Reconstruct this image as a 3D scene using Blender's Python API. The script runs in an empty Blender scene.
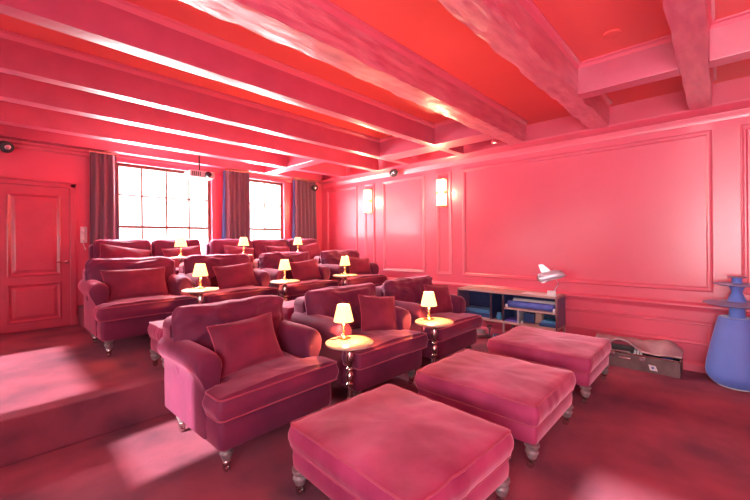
import bpy, bmesh, math, random
from mathutils import Vector, Matrix, noise
random.seed(7)
PI = math.pi
C = bpy.context.scene.collection
S = bpy.context.scene

# ------------------------------------------------------------------ materials
def srgb(r, g, b):
    def f(c):
        c /= 255.0
        return c / 12.92 if c <= 0.04045 else ((c + 0.055) / 1.055) ** 2.4
    return (f(r), f(g), f(b), 1.0)

def mat(name, col, rough=0.5, metal=0.0, col2=None, nscale=6.0, bump=0.0, bscale=40.0, sheen=0.0,
        sheen_tint=(1, 1, 1, 1), coat=0.0, spec=0.5, emit=None, estr=0.0, stretch=None, contrast=(0.35, 0.65), sheen_rough=0.3, coat_rough=0.3):
    m = bpy.data.materials.new(name); m.use_nodes = True
    nt = m.node_tree; b = nt.nodes['Principled BSDF']
    b.inputs['Base Color'].default_value = col
    b.inputs['Roughness'].default_value = rough
    b.inputs['Metallic'].default_value = metal
    b.inputs['Specular IOR Level'].default_value = spec
    b.inputs['Sheen Weight'].default_value = sheen
    b.inputs['Sheen Tint'].default_value = sheen_tint
    b.inputs['Sheen Roughness'].default_value = sheen_rough
    b.inputs['Coat Weight'].default_value = coat
    b.inputs['Coat Roughness'].default_value = coat_rough
    if emit:
        b.inputs['Emission Color'].default_value = emit
        b.inputs['Emission Strength'].default_value = estr
    tc = nt.nodes.new('ShaderNodeTexCoord')
    mp = nt.nodes.new('ShaderNodeMapping')
    nt.links.new(tc.outputs['Object'], mp.inputs['Vector'])
    if stretch: mp.inputs['Scale'].default_value = stretch
    if col2:
        n = nt.nodes.new('ShaderNodeTexNoise'); n.inputs['Scale'].default_value = nscale
        n.inputs['Detail'].default_value = 6
        r = nt.nodes.new('ShaderNodeValToRGB')
        r.color_ramp.elements[0].position = contrast[0]; r.color_ramp.elements[0].color = col
        r.color_ramp.elements[1].position = contrast[1]; r.color_ramp.elements[1].color = col2
        nt.links.new(mp.outputs['Vector'], n.inputs['Vector'])
        nt.links.new(n.outputs['Fac'], r.inputs['Fac'])
        nt.links.new(r.outputs['Color'], b.inputs['Base Color'])
    if bump:
        n = nt.nodes.new('ShaderNodeTexNoise'); n.inputs['Scale'].default_value = bscale
        n.inputs['Detail'].default_value = 5
        bp = nt.nodes.new('ShaderNodeBump'); bp.inputs['Strength'].default_value = bump
        bp.inputs['Distance'].default_value = 0.02
        nt.links.new(mp.outputs['Vector'], n.inputs['Vector'])
        nt.links.new(n.outputs['Fac'], bp.inputs['Height'])
        nt.links.new(bp.outputs['Normal'], b.inputs['Normal'])
    return m

WALL_C = (0.67, 0.078, 0.14, 1); WALL_C2 = (0.71, 0.086, 0.152, 1)
M = {}
M['wall'] = mat('red_wall_paint', WALL_C, 0.4, col2=WALL_C2, nscale=1.2, bump=0.02, bscale=60, spec=0.5, coat=1.0, coat_rough=0.25)
M['trim'] = mat('red_gloss_paint', WALL_C, 0.4, col2=WALL_C2, nscale=2, bump=0.02, bscale=30, spec=0.8, coat=0.7)
M['ceil'] = mat('warm_lit_ceiling_paint', (0.84, 0.088, 0.092, 1), 0.45, col2=(0.87, 0.10, 0.105, 1), nscale=1.5, bump=0.03, bscale=40)  # lighter orange red: warm light on the boards is put into the colour
M['beam'] = mat('shaded_beam_paint', (0.46, 0.042, 0.10, 1), 0.42, col2=(0.52, 0.055, 0.12, 1), nscale=5, bump=0.1, bscale=18, spec=1.0, coat=1.0)  # deeper crimson: shade on the beam sides is put into the colour
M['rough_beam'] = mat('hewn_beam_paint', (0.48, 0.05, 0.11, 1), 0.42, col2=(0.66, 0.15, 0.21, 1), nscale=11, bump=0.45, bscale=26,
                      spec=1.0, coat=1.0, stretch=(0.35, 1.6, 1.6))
M['door'] = mat('door_paint', (0.50, 0.06, 0.105, 1), 0.3, col2=(0.56, 0.075, 0.125, 1), nscale=3, bump=0.03, bscale=25, spec=0.7)
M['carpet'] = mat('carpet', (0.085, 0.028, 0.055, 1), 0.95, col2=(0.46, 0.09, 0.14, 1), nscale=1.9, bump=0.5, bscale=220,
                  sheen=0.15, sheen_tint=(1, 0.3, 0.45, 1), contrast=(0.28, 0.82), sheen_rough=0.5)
VT = (1.0, 0.40, 0.58, 1)
M['velvet'] = mat('velvet', (0.10, 0.014, 0.05, 1), 0.75, col2=(0.17, 0.02, 0.068, 1), nscale=3.5, bump=0.12, bscale=9,
                  sheen=1.0, sheen_tint=VT, contrast=(0.3, 0.7), sheen_rough=0.35, spec=0.3)
M['velvet_cushion'] = mat('velvet_cushion', (0.11, 0.015, 0.052, 1), 0.72, col2=(0.20, 0.024, 0.075, 1), nscale=3.0, bump=0.22, bscale=7,
                  sheen=1.0, sheen_tint=VT, contrast=(0.32, 0.68), sheen_rough=0.35, spec=0.3)
M['ottoman_velvet'] = mat('ottoman_velvet', (0.25, 0.018, 0.075, 1), 0.7, col2=(0.42, 0.05, 0.145, 1), nscale=2.6, bump=0.15, bscale=7,
                  sheen=1.0, sheen_tint=(1, 0.5, 0.62, 1), contrast=(0.35, 0.65), sheen_rough=0.35, spec=0.3)
M['pillow'] = mat('pillow_velvet', (0.16, 0.018, 0.05, 1), 0.75, col2=(0.24, 0.025, 0.07, 1), nscale=4, bump=0.2, bscale=9,
                  sheen=1.0, sheen_tint=VT, sheen_rough=0.35, spec=0.3)
M['piping'] = mat('piping', (0.36, 0.05, 0.10, 1), 0.7, sheen=1.0, sheen_tint=VT)
M['leg'] = mat('greyed_wood', (0.16, 0.11, 0.12, 1), 0.35, col2=(0.26, 0.19, 0.2, 1), nscale=12, spec=0.6)
M['model_silver'] = mat('model_silver', (0.62, 0.64, 0.70, 1), 0.3, 0.35)
M['brass'] = mat('aged_brass', (0.62, 0.46, 0.26, 1), 0.25, 1.0, col2=(0.72, 0.56, 0.34, 1), nscale=20)
M['nickel'] = mat('antique_nickel', (0.50, 0.44, 0.40, 1), 0.22, 1.0, col2=(0.62, 0.55, 0.5, 1), nscale=15)
M['caster'] = mat('caster_metal', (0.62, 0.58, 0.55, 1), 0.25, 1.0)
M['tabletop'] = mat('cream_tabletop', (0.50, 0.34, 0.25, 1), 0.25, col2=(0.60, 0.43, 0.33, 1), nscale=8, spec=0.6)
M['shade'] = mat('lamp_shade', (0.9, 0.75, 0.45, 1), 0.8, emit=(1.0, 0.62, 0.24, 1), estr=0.7)
def shade():
    m = M['shade']; nt = m.node_tree; b = nt.nodes['Principled BSDF']; o = nt.nodes['Material Output']
    t = nt.nodes.new('ShaderNodeBsdfTranslucent'); t.inputs['Color'].default_value = (1.0, 0.90, 0.72, 1)
    x = nt.nodes.new('ShaderNodeMixShader'); x.inputs[0].default_value = 0.35
    nt.links.new(b.outputs[0], x.inputs[1]); nt.links.new(t.outputs[0], x.inputs[2]); nt.links.new(x.outputs[0], o.inputs[0])
shade()
M['cord'] = mat('dark_cord', (0.03, 0.02, 0.02, 1), 0.5)
M['glow_glass'] = mat('sconce_glass', (0.95, 0.85, 0.7, 1), 0.3, emit=(1.0, 0.70, 0.40, 1), estr=2.2)
M['sconce_plate'] = mat('sconce_brass', (0.8, 0.5, 0.25, 1), 0.3, 1.0)
M['black'] = mat('black_plastic', (0.025, 0.025, 0.03, 1), 0.4)
M['grille'] = mat('speaker_grille', (0.05, 0.05, 0.055, 1), 0.55, bump=0.3, bscale=200)
M['silver'] = mat('silver_metal', (0.7, 0.7, 0.72, 1), 0.25, 1.0)
M['white'] = mat('white_plastic', (0.78, 0.76, 0.76, 1), 0.4)
M['projector'] = mat('projector_shell', (0.45, 0.44, 0.46, 1), 0.4)
M['lens'] = mat('lens_glass', (0.02, 0.02, 0.04, 1), 0.05, spec=1.0)
M['blue'] = mat('blue_lit_speaker_cloth', (0.10, 0.18, 0.58, 1), 0.55, col2=(0.12, 0.21, 0.64, 1), nscale=3, bump=0.15, bscale=300, sheen=0.4)  # the cabinet is black; blue reflected light is put into this colour
M['blue_lit_gloss'] = mat('blue_lit_lacquer', (0.24, 0.27, 0.46, 1), 0.25, spec=0.7)  # blue reflections painted into the black discs
M['shelf_face'] = mat('shelf_timber', (0.40, 0.24, 0.22, 1), 0.45, col2=(0.5, 0.32, 0.29, 1), nscale=6, stretch=(2, 0.5, 2))
M['shelf_edge'] = mat('shelf_edge_metal', (0.55, 0.50, 0.52, 1), 0.35, 0.4)
M['shelf_back'] = mat('shelf_back_navy', (0.02, 0.035, 0.12, 1), 0.6)
M['shelf_side'] = mat('shelf_side_plum', (0.16, 0.10, 0.19, 1), 0.5)
M['item_blue'] = mat('blue_roll', (0.07, 0.10, 0.42, 1), 0.5, col2=(0.10, 0.15, 0.5, 1), nscale=10)
M['item_navy'] = mat('navy_case', (0.03, 0.07, 0.20, 1), 0.35)
M['item_teal'] = mat('teal_case', (0.06, 0.22, 0.42, 1), 0.35)
M['item_violet'] = mat('violet_cover', (0.14, 0.10, 0.5, 1), 0.5)
M['item_tan'] = mat('tan_box', (0.5, 0.33, 0.25, 1), 0.6)
M['paper'] = mat('paper', (0.72, 0.68, 0.72, 1), 0.6)
M['suitcase'] = mat('worn_leather', (0.11, 0.06, 0.065, 1), 0.5, col2=(0.18, 0.11, 0.11, 1), nscale=7, bump=0.2, bscale=30)
M['suit_lining'] = mat('suitcase_lining', (0.015, 0.06, 0.14, 1), 0.8)
M['suit_lid'] = mat('lid_leather', (0.34, 0.23, 0.24, 1), 0.5, col2=(0.50, 0.38, 0.38, 1), nscale=6, bump=0.3, bscale=10)
M['curtain'] = mat('curtain_cloth', (0.16, 0.075, 0.11, 1), 0.8, col2=(0.22, 0.115, 0.15, 1), nscale=8, stretch=(3, 3, 0.05), sheen=0.4)
M['lining'] = mat('curtain_lining', (0.07, 0.16, 0.40, 1), 0.7)
M['winframe'] = mat('window_frame_paint', (0.16, 0.06, 0.045, 1), 0.4, col2=(0.2, 0.08, 0.06, 1), nscale=10)

def glass():
    m = bpy.data.materials.new('window_glass'); m.use_nodes = True
    nt = m.node_tree; nt.nodes.clear()
    o = nt.nodes.new('ShaderNodeOutputMaterial'); mx = nt.nodes.new('ShaderNodeMixShader')
    t = nt.nodes.new('ShaderNodeBsdfTransparent'); g = nt.nodes.new('ShaderNodeBsdfGlossy')
    g.inputs['Roughness'].default_value = 0.02
    mx.inputs[0].default_value = 0.06
    nt.links.new(t.outputs[0], mx.inputs[1]); nt.links.new(g.outputs[0], mx.inputs[2]); nt.links.new(mx.outputs[0], o.inputs[0])
    return m
M['glass'] = glass()

# ------------------------------------------------------------------ mesh builder
class MB:
    def __init__(s): s.v = []; s.f = []
    def add(s, vs, fs):
        n = len(s.v); s.v += [tuple(v) for v in vs]; s.f += [tuple(i + n for i in f) for f in fs]; return s
    def box(s, x0, x1, y0, y1, z0, z1):
        v = [(x0, y0, z0), (x1, y0, z0), (x1, y1, z0), (x0, y1, z0), (x0, y0, z1), (x1, y0, z1), (x1, y1, z1), (x0, y1, z1)]
        return s.add(v, [(3, 2, 1, 0), (4, 5, 6, 7), (0, 1, 5, 4), (1, 2, 6, 5), (2, 3, 7, 6), (3, 0, 4, 7)])
    def rings(s, rs, cap0=True, cap1=True, closed=False):
        n = len(rs[0]); base = len(s.v)
        for r in rs: s.v += [tuple(p) for p in r]
        k = len(rs)
        for i in range(k if closed else k - 1):
            a = base + i * n; b = base + ((i + 1) % k) * n
            for j in range(n):
                j2 = (j + 1) % n
                s.f.append((a + j, a + j2, b + j2, b + j))
        if not closed:
            if cap0: s.f.append(tuple(base + j for j in reversed(range(n))))
            if cap1: s.f.append(tuple(base + (k - 1) * n + j for j in range(n)))
        return s
    def lathe(s, prof, seg=24, c=(0, 0, 0)):
        rs = [[(c[0] + r * math.cos(2 * PI * i / seg), c[1] + r * math.sin(2 * PI * i / seg), c[2] + z) for i in range(seg)] for r, z in prof]
        return s.rings(rs)
    def tube(s, path, r, seg=8, closed=False):
        P = [Vector(p) for p in path]; n = len(P); rs = []
        for i, p in enumerate(P):
            a = P[i - 1] if (i > 0 or closed) else p
            b = P[(i + 1) % n] if (i < n - 1 or closed) else p
            t = (b - a).normalized() if (b - a).length > 1e-9 else Vector((0, 0, 1))
            u = t.cross(Vector((0, 0, 1)))
            if u.length < 1e-3: u = t.cross(Vector((1, 0, 0)))
            u.normalize(); w = u.cross(t)
            rr = r[i] if isinstance(r, (list, tuple)) else r
            rs.append([p + (u * math.cos(2 * PI * k / seg) + w * math.sin(2 * PI * k / seg)) * rr for k in range(seg)])
        return s.rings(rs, closed=closed)
    def xf(s, m):
        s.v = [tuple(m @ Vector(v)) for v in s.v]; return s
    def build(s, name, m, parent=None, smooth=True, bevel=0.0, bseg=2, sub=0, angle=40):
        me = bpy.data.meshes.new(name); me.from_pydata(s.v, [], s.f)
        bm = bmesh.new(); bm.from_mesh(me); bmesh.ops.recalc_face_normals(bm, faces=bm.faces); bm.to_mesh(me); bm.free()
        me.materials.append(M[m] if isinstance(m, str) else m)
        o = bpy.data.objects.new(name, me); C.objects.link(o)
        if parent: o.parent = parent
        if smooth:
            for p in me.polygons: p.use_smooth = True
            me.set_sharp_from_angle(angle=math.radians(angle))
        if bevel:
            b = o.modifiers.new('bevel', 'BEVEL'); b.width = bevel; b.segments = bseg; b.limit_method = 'ANGLE'
        if sub:
            d = o.modifiers.new('sub', 'SUBSURF'); d.levels = sub; d.render_levels = sub
        return o

def thing(name, loc, label, cat, group=None, rz=0.0, scale=(1, 1, 1)):
    o = bpy.data.objects.new(name, None); C.objects.link(o)
    o.empty_display_size = 0.1; o.location = loc; o.rotation_euler = (0, 0, rz); o.scale = scale
    return tag(o, label, cat, group)
def tag(o, label, cat, group=None):
    o['label'] = label; o['category'] = cat
    if group: o['group'] = group
    return o
def struct(o):
    o['kind'] = 'structure'; return o

# ------------------------------------------------------------------ soft shapes
def rrect(hx, hy, r, cx=0, cy=0, n=5, side=7):
    pts = []
    cs = [(hx - r, hy - r, 0), (-hx + r, hy - r, 90), (-hx + r, -hy + r, 180), (hx - r, -hy + r, 270)]
    arcs = []
    for x, y, a in cs:
        arcs.append([(cx + x + r * math.cos(math.radians(a + 90 * i / n)), cy + y + r * math.sin(math.radians(a + 90 * i / n))) for i in range(n + 1)])
    for k in range(4):
        pts += arcs[k]
        a = arcs[k][-1]; b = arcs[(k + 1) % 4][0]
        for i in range(1, side): pts.append((a[0] + (b[0] - a[0]) * i / side, a[1] + (b[1] - a[1]) * i / side))
    return pts

def densify(poly, step=0.06, r=0.05):
    """rounded dense version of a closed polygon"""
    out = []; n = len(poly)
    for i in range(n):
        p0, p1, p2 = Vector(poly[i - 1]), Vector(poly[i]), Vector(poly[(i + 1) % n])
        a = (p0 - p1).normalized(); b = (p2 - p1).normalized()
        for k in range(5):
            t = k / 4
            q = (p1 + a * r) * (1 - t) ** 2 + p1 * 2 * t * (1 - t) + (p1 + b * r) * t * t
            out.append(q)
        e = p2 + (p1 - p2).normalized() * r; s = p1 + b * r
        m = max(1, int((e - s).length / step))
        for k in range(1, m): out.append(s + (e - s) * k / m)
    return [(q.x, q.y) for q in out]

def nz(p, f, seed): return noise.noise(Vector((p[0] * f + seed * 13.7, p[1] * f + seed * 5.1, p[2] * f - seed * 7.3)))

def cushion(out, z0, z1, crown, er=0.03, bulge=0.012, seed=1, wr=0.008, ruffle=0.0, c=None, bottom_crown=0.0, fold=0.0):
    """soft box cushion from an outline; returns MB and piping rings"""
    if c is None: c = (sum(p[0] for p in out) / len(out), sum(p[1] for p in out) / len(out))
    c = Vector((c[0], c[1], 0)); N = len(out)
    hx_ = max(abs(p[0] - c.x) for p in out) - er * 0.6; hy_ = max(abs(p[1] - c.y) for p in out) - er * 0.6
    def swell(x, y):
        u = min(1, abs(x - c.x) / hx_); v = min(1, abs(y - c.y) / hy_)
        return ((1 - u * u) * (1 - v * v)) ** 0.6
    def ring(d, z, t=None, cr=0.0):
        r = []
        for i, p in enumerate(out):
            v = Vector((p[0], p[1], 0)); L = (c - v).length; u = (c - v) / L
            q = v + u * (d if t is None else (d + (L - d) * t))
            dr = 0
            if ruffle and t is None: dr = ruffle * math.sin(i * 2.4) * noise.noise(Vector((i * 0.7, seed, 0)))
            q = q - u * dr
            r.append(Vector((q.x, q.y, z + (cr * swell(q.x, q.y) if cr else 0))))
        return r
    h = z1 - z0; rs = []
    for t in (0.97, 0.6, 0.3): rs.append(ring(er, z0 - bottom_crown * (1 - (1 - t) ** 2) * 0 - bottom_crown * t, t))
    rs.append(ring(er, z0))
    for k in (1, 2, 3): a = PI / 2 * k / 3; rs.append(ring(er * (1 - math.sin(a)), z0 + er * (1 - math.cos(a))))
    for k in (0.25, 0.5, 0.75): rs.append(ring(-bulge * math.sin(PI * k), z0 + er + (h - 2 * er) * k))
    for k in (0, 1, 2, 3): a = PI / 2 * k / 3; rs.append(ring(er * (1 - math.cos(a)), z1 - er * (1 - math.sin(a))))
    for t in (0.06, 0.13, 0.22, 0.33, 0.46, 0.6, 0.75, 0.9, 0.985): rs.append(ring(er, z1, t, crown))
    pr_t = ring(er * 0.25, z1 - er * 0.22); pr_b = ring(er * 0.25, z0 + er * 0.22)
    mb = MB(); R = []
    for r in rs:
        q = []
        for p in r:
            d = wr * (nz(p, 5, seed) + 0.7 * nz(p, 11, seed + 3))
            if fold:   # creases of slack cloth
                k = noise.noise(Vector((p.x * 3.2 + p.y * 2.0 + seed, p.y * 8.0 - p.x * 2.5, seed * 1.7 + p.z * 3)))
                d += fold * ((1 - abs(k) * 2.2) ** 3 if abs(k) < 0.45 else 0) * (0.35 + 0.65 * max(0, min(1, 0.5 + p.y * 2.5)))
            ax = (p - Vector((c.x, c.y, p.z)))
            ax = ax.normalized() * 0.5 if ax.length > 1e-4 else Vector()
            q.append(p + ax * d + Vector((0, 0, 1)) * d)
        R.append(q)
    mb.rings(R)
    return mb, pr_t, pr_b

def pillow_mb(a, b, t, seed=1, n=16, wr=0.012):
    """scatter pillow standing in XZ, thickness along Y"""
    mb = MB(); idx = {}
    def pt(i, j, sgn):
        u = -1 + 2 * i / n; v = -1 + 2 * j / n
        x = a * u * (1 - 0.07 * (1 - v * v) * 1.0); z = b * v * (1 - 0.07 * (1 - u * u))
        th = t * (max(0, (1 - u ** 2)) * max(0, (1 - v ** 2))) ** 0.42
        w = wr * nz((x, z, sgn * 0.3), 7, seed) * min(1, th / t * 2) + 0.6 * wr * nz((x, z, sgn), 15, seed) * min(1, th / t * 2)
        return (x, sgn * (th + w), z)
    for sgn in (-1, 1):
        for i in range(n + 1):
            for j in range(n + 1):
                if sgn == 1 and (i in (0, n) or j in (0, n)): idx[(1, i, j)] = idx[(-1, i, j)]; continue
                idx[(sgn, i, j)] = len(mb.v); mb.v.append(pt(i, j, sgn))
    for sgn in (-1, 1):
        for i in range(n):
            for j in range(n):
                q = (idx[(sgn, i, j)], idx[(sgn, i + 1, j)], idx[(sgn, i + 1, j + 1)], idx[(sgn, i, j + 1)])
                mb.f.append(q if sgn == -1 else q[::-1])
    edge = [mb.v[idx[(-1, i, 0)]] for i in range(n)] + [mb.v[idx[(-1, n, j)]] for j in range(n)] + \
           [mb.v[idx[(-1, n - i, n)]] for i in range(n)] + [mb.v[idx[(-1, 0, n - j)]] for j in range(n)]
    return mb, edge

def turned_leg(parent, x, y, h, front=True, name='leg'):
    """turned wooden foot on a small metal caster"""
    mb = MB()
    mb.lathe([(0.035, h), (0.047, h - 0.004), (0.047, h - 0.022), (0.036, h - 0.03), (0.031, h - 0.04), (0.041, h - 0.05), (0.043, h - 0.06),
              (0.036, h - 0.075), (0.027, h - 0.10), (0.024, 0.065)], 20, (x, y, 0))
    l = mb.build(name, 'leg', parent)
    c = MB(); c.lathe([(0.026, 0.085), (0.029, 0.08), (0.027, 0.06), (0.018, 0.052), (0.010, 0.05), (0.010, 0.04)], 16, (x, y, 0))
    c.box(x - 0.018, x - 0.013, y - 0.012, y + 0.022, 0.018, 0.05).box(x + 0.013, x + 0.018, y - 0.012, y + 0.022, 0.018, 0.05)
    c.box(x - 0.018, x + 0.018, y - 0.012, y + 0.012, 0.045, 0.05)
    w = MB(); w.lathe([(0.010, -0.011), (0.022, -0.010), (0.024, 0), (0.022, 0.010), (0.010, 0.011)], 18)
    w.xf(Matrix.Translation((x, y + 0.012, 0.024)) @ Matrix.Rotation(PI / 2, 4, 'Y'))
    c.add(w.v, w.f)
    c.build('caster', 'caster', l)
    return l

def arm_mb(side, y0=-0.28, y1=0.475, seed=1, low=0.20):
    sec = [(0.462, low)]
    for z in (0.30, 0.42, 0.52, 0.58): sec.append((0.464 + 0.004 * (z > 0.4), z))
    cx, cz, r = 0.428, 0.685, 0.090
    for a in range(-35, 196, 21):
        sec.append((cx + r * math.cos(math.radians(a)), cz + r * math.sin(math.radians(a))))
    for z in (0.60, 0.50, 0.40, 0.30, low): sec.append((0.356, z))
    c = Vector((0.42, 0.46))
    mb = MB(); rs = []
    L = y1 - y0
    for y, s in ((y0 - 0.012, 0.30), (y0 - 0.012, 0.62), (y0 - 0.004, 0.84), (y0 + 0.012, 0.95), (y0 + 0.04, 1.0), (y0 + 0.15, 1.0), (y0 + 0.3, 1.0),
                 (y0 + 0.5, 1.0), (y1 - 0.02, 1.0), (y1, 0.94)):
        drop = -0.018 * max(0, 1 - (y - y0) / 0.22) ** 2
        ring = []
        for (x, z) in sec:
            p = Vector((x, z))
            d = (p - c); ln = d.length
            if s < 1: 
                k = (1 - s) * 0.115
                p = c + d * max(0.02, (ln - k * (1.0 if s > 0.8 else 1.3)) / ln) if s > 0.5 else c + d * 0.4
            zz = p.y + (drop if p.y > 0.5 else 0)
            w = 0.007 * nz((p.x, y, zz), 5, seed)
            ring.append((side * (p.x + w), y, zz + w))
        rs.append(ring)
    mb.rings(rs)
    return mb

def armchair(loc, label, sx=1.0, rz=0.0, seed=1, cushion_mat='velvet_cushion'):
    t = thing('armchair', loc, label, 'armchair', 'roll arm velvet armchairs', rz, (sx, 1, 1))
    # seat base
    b = MB()
    o = rrect(0.455, 0.46, 0.04, 0, -0.02)
    def rg(d, z): return [(x * (1 - d / 0.455), (y + 0.02) * (1 - d / 0.46) - 0.02, z) for x, y in o]
    b.rings([rg(0.03, 0.185), rg(0.008, 0.19), rg(0.0, 0.205), rg(-0.006, 0.29), rg(0.0, 0.375), rg(0.012, 0.392), rg(0.04, 0.397)])
    b.build('seat_base', 'velvet', t)
    # T shaped seat cushion with piping
    T = [(0.346, 0.27), (-0.346, 0.27), (-0.346, -0.295), (-0.488, -0.295), (-0.488, -0.535), (0.488, -0.535), (0.488, -0.295), (0.346, -0.295)]
    out = densify(T, 0.05, 0.045)
    cm, pt, pb = cushion(out, 0.395, 0.54, 0.025, er=0.035, bulge=0.012, seed=seed, wr=0.009, c=(0, -0.33))
    c = cm.build('seat_cushion', cushion_mat, t)
    p = MB(); p.tube(pt, 0.0055, 6, True); p.tube(pb, 0.0055, 6, True); p.build('piping', 'piping', c)
    # arms
    for s in (-1, 1): arm_mb(s, seed=seed + s).build('arm', 'velvet', t, angle=60)
    # back frame: outside back, gently raked and rounded on top
    f = MB(); rs = []
    for y, s in ((0.285, 0.93), (0.27, 1.0), (0.44, 1.0), (0.46, 0.95)):
        ring = []
        sec = [(-0.448, 0.20), (-0.452, 0.5), (-0.470, 0.72), (-0.467, 0.81)]
        for k in range(5): a = PI - PI / 2 * k / 4; sec.append((-0.40 + 0.07 * math.cos(a), 0.835 + 0.07 * math.sin(a)))
        sec += [(-0.2, 0.912), (0, 0.915)]
        sec += [(-x, z) for x, z in sec[-2::-1]]
        for x, z in sec:
            k = s if z > 0.25 else 1
            ring.append((x * (0.5 + 0.5 * k) if k < 1 else x, y + 0.13 * max(0, z - 0.4), 0.2 + (z - 0.2) * (1 - (1 - k) * 0.25)))
        rs.append(ring)
    f.rings(rs); f.build('back_frame', 'velvet', t, bevel=0.012)
    # plump back cushion
    out = rrect(0.458, 0.25, 0.07, 0, 0, n=6, side=16)
    cm, pt, pb = cushion(out, -0.085, 0.085, 0.05, er=0.055, bulge=0.02, seed=seed + 11, wr=0.016, bottom_crown=0.02, fold=0.032)
    mt = Matrix.Translation((0, 0.235, 0.745)) @ Matrix.Rotation(math.radians(-14), 4, 'X') @ Matrix(((1, 0, 0, 0), (0, 0, -1, 0), (0, 1, 0, 0), (0, 0, 0, 1)))
    cm.xf(mt)
    bc = cm.build('back_cushion', cushion_mat, t, sub=1)
    # wooden legs
    for x, y in ((-0.375, -0.39), (0.375, -0.39), (-0.375, 0.36), (0.375, 0.36)): turned_leg(t, x, y, 0.19)
    return t

def pillow(loc, label, a=0.23, b=0.21, tilt=-28, rz=0, roll=0, seed=1, m='pillow', t=0.07):
    mb, edge = pillow_mb(a, b, t, seed)
    mt = Matrix.Rotation(math.radians(rz), 4, 'Z') @ Matrix.Rotation(math.radians(tilt), 4, 'X') @ Matrix.Rotation(math.radians(roll), 4, 'Y')
    mb.xf(mt); edge = [mt @ Vector(e) for e in edge]
    o = mb.build('throw_pillow', m); o.location = loc
    p = MB(); p.tube(edge, 0.004, 6, True); p.build('piping', 'piping', o)
    return tag(o, label, 'cushion', 'velvet throw pillows')

def ottoman(loc, label, hx=0.43, hy=0.485, seed=1, rz=0.0):
    t = thing('ottoman', loc, label, 'ottoman', 'velvet ottomans on casters', rz)
    b = MB(); o = rrect(hx - 0.015, hy - 0.015, 0.03)
    def rg(d, z): return [(x * (1 - d / hx), y * (1 - d / hy), z) for x, y in o]
    b.rings([rg(0.03, 0.165), rg(0.006, 0.168), rg(0.0, 0.18), rg(-0.004, 0.23), rg(0.0, 0.275), rg(0.008, 0.288), rg(0.03, 0.292)])
    b.build('ottoman_base', 'ottoman_velvet', t)
    out = rrect(hx, hy, 0.035, n=5, side=26)
    cm, pt, pb = cushion(out, 0.29, 0.43, 0.024, er=0.022, bulge=0.014, seed=seed, wr=0.007, ruffle=0.013)
    c = cm.build('seat_cushion', 'ottoman_velvet', t, angle=70)
    p = MB(); p.tube(pt, 0.0055, 6, True); p.tube(pb, 0.0055, 6, True); p.build('piping', 'piping', c)
    for x in (-1, 1):
        for y in (-1, 1): turned_leg(t, x * (hx - 0.05), y * (hy - 0.05), 0.17)
    return t

def side_table(loc, label, h, r=0.2, top='tabletop'):
    t = thing('side_table', loc, label, 'side table', 'round lamp tables')
    MB().lathe([(0.02, h - 0.022), (r - 0.012, h - 0.022), (r - 0.002, h - 0.018), (r, h - 0.011), (r - 0.002, h - 0.004), (r - 0.008, h), (0.02, h)], 48).build('tabletop', top, t)
    k = h / 0.675
    prof = [(0.05, 0.653), (0.05, 0.64), (0.02, 0.63), (0.017, 0.615), (0.03, 0.605), (0.033, 0.597), (0.026, 0.588), (0.03, 0.57), (0.034, 0.54), (0.030, 0.49),
            (0.018, 0.47), (0.016, 0.462), (0.030, 0.452), (0.032, 0.445), (0.018, 0.435), (0.016, 0.425), (0.027, 0.41), (0.033, 0.375), (0.030, 0.345), (0.018, 0.33),
            (0.029, 0.32), (0.029, 0.312), (0.017, 0.30), (0.020, 0.24), (0.028, 0.16), (0.018, 0.09), (0.03, 0.075), (0.03, 0.06), (0.02, 0.05), (0.03, 0.04)]
    MB().lathe([(a, z * k) for a, z in prof], 24).build('stem', 'nickel', t)
    MB().lathe([(0.03, 0.045), (0.06, 0.036), (0.11, 0.026), (0.135, 0.018), (0.14, 0.008), (0.14, 0.0), (0.01, 0.0)], 32).build('foot', 'nickel', t)
    return t

def table_lamp(loc, label, s=1.0, watts=5.0, cord_dir=PI):
    t = thing('table_lamp', loc, label, 'lamp', 'small brass table lamps')
    b = MB(); b.box(-0.045 * s, 0.045 * s, -0.045 * s, 0.045 * s, 0.0, 0.012 * s)
    b.build('base', 'brass', t, bevel=0.003)
    MB().lathe([(r * s, z * s) for r, z in ((0.03, 0.012), (0.03, 0.018), (0.018, 0.026), (0.010, 0.034), (0.014, 0.042), (0.008, 0.05), (0.012, 0.06), (0.017, 0.08), (0.013, 0.10),
                (0.007, 0.11), (0.015, 0.116), (0.015, 0.121), (0.007, 0.127), (0.006, 0.16), (0.006, 0.20))], 18).build('stem', 'brass', t)
    sh = MB(); rs = []
    for r, z in ((0.085, 0.15), (0.0525, 0.29), (0.0505, 0.29), (0.083, 0.15)):
        rs.append([(r * s * math.cos(2 * PI * i / 36), r * s * math.sin(2 * PI * i / 36), z * s) for i in range(36)])
    sh.rings(rs, closed=True); sh.build('lamp_shade', 'shade', t)
    MB().lathe([(0.010 * s, 0.175 * s), (0.012 * s, 0.19 * s), (0.009 * s, 0.193 * s)], 12).build('bulb_holder', 'brass', t)
    c = MB(); ang = cord_dir; L = 0.085
    pts = [(0.045 * math.cos(ang) * s, 0.045 * math.sin(ang) * s, 0.006), ((0.045 + L * 0.4) * math.cos(ang + 0.2), (0.045 + L * 0.4) * math.sin(ang + 0.2), 0.004),
           ((0.045 + L) * math.cos(ang), (0.045 + L) * math.sin(ang), 0.004)]
    c.tube(pts, 0.003, 6).build('cord', 'cord', t)
    ld = bpy.data.lights.new('lamp_light', 'POINT'); ld.energy = watts * 2.6; ld.color = (1.0, 0.50, 0.17); ld.shadow_soft_size = 0.02
    lo = bpy.data.objects.new('lamp_light', ld); C.objects.link(lo); lo.parent = t; lo.location = (0, 0, 0.215 * s)
    return t

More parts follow.
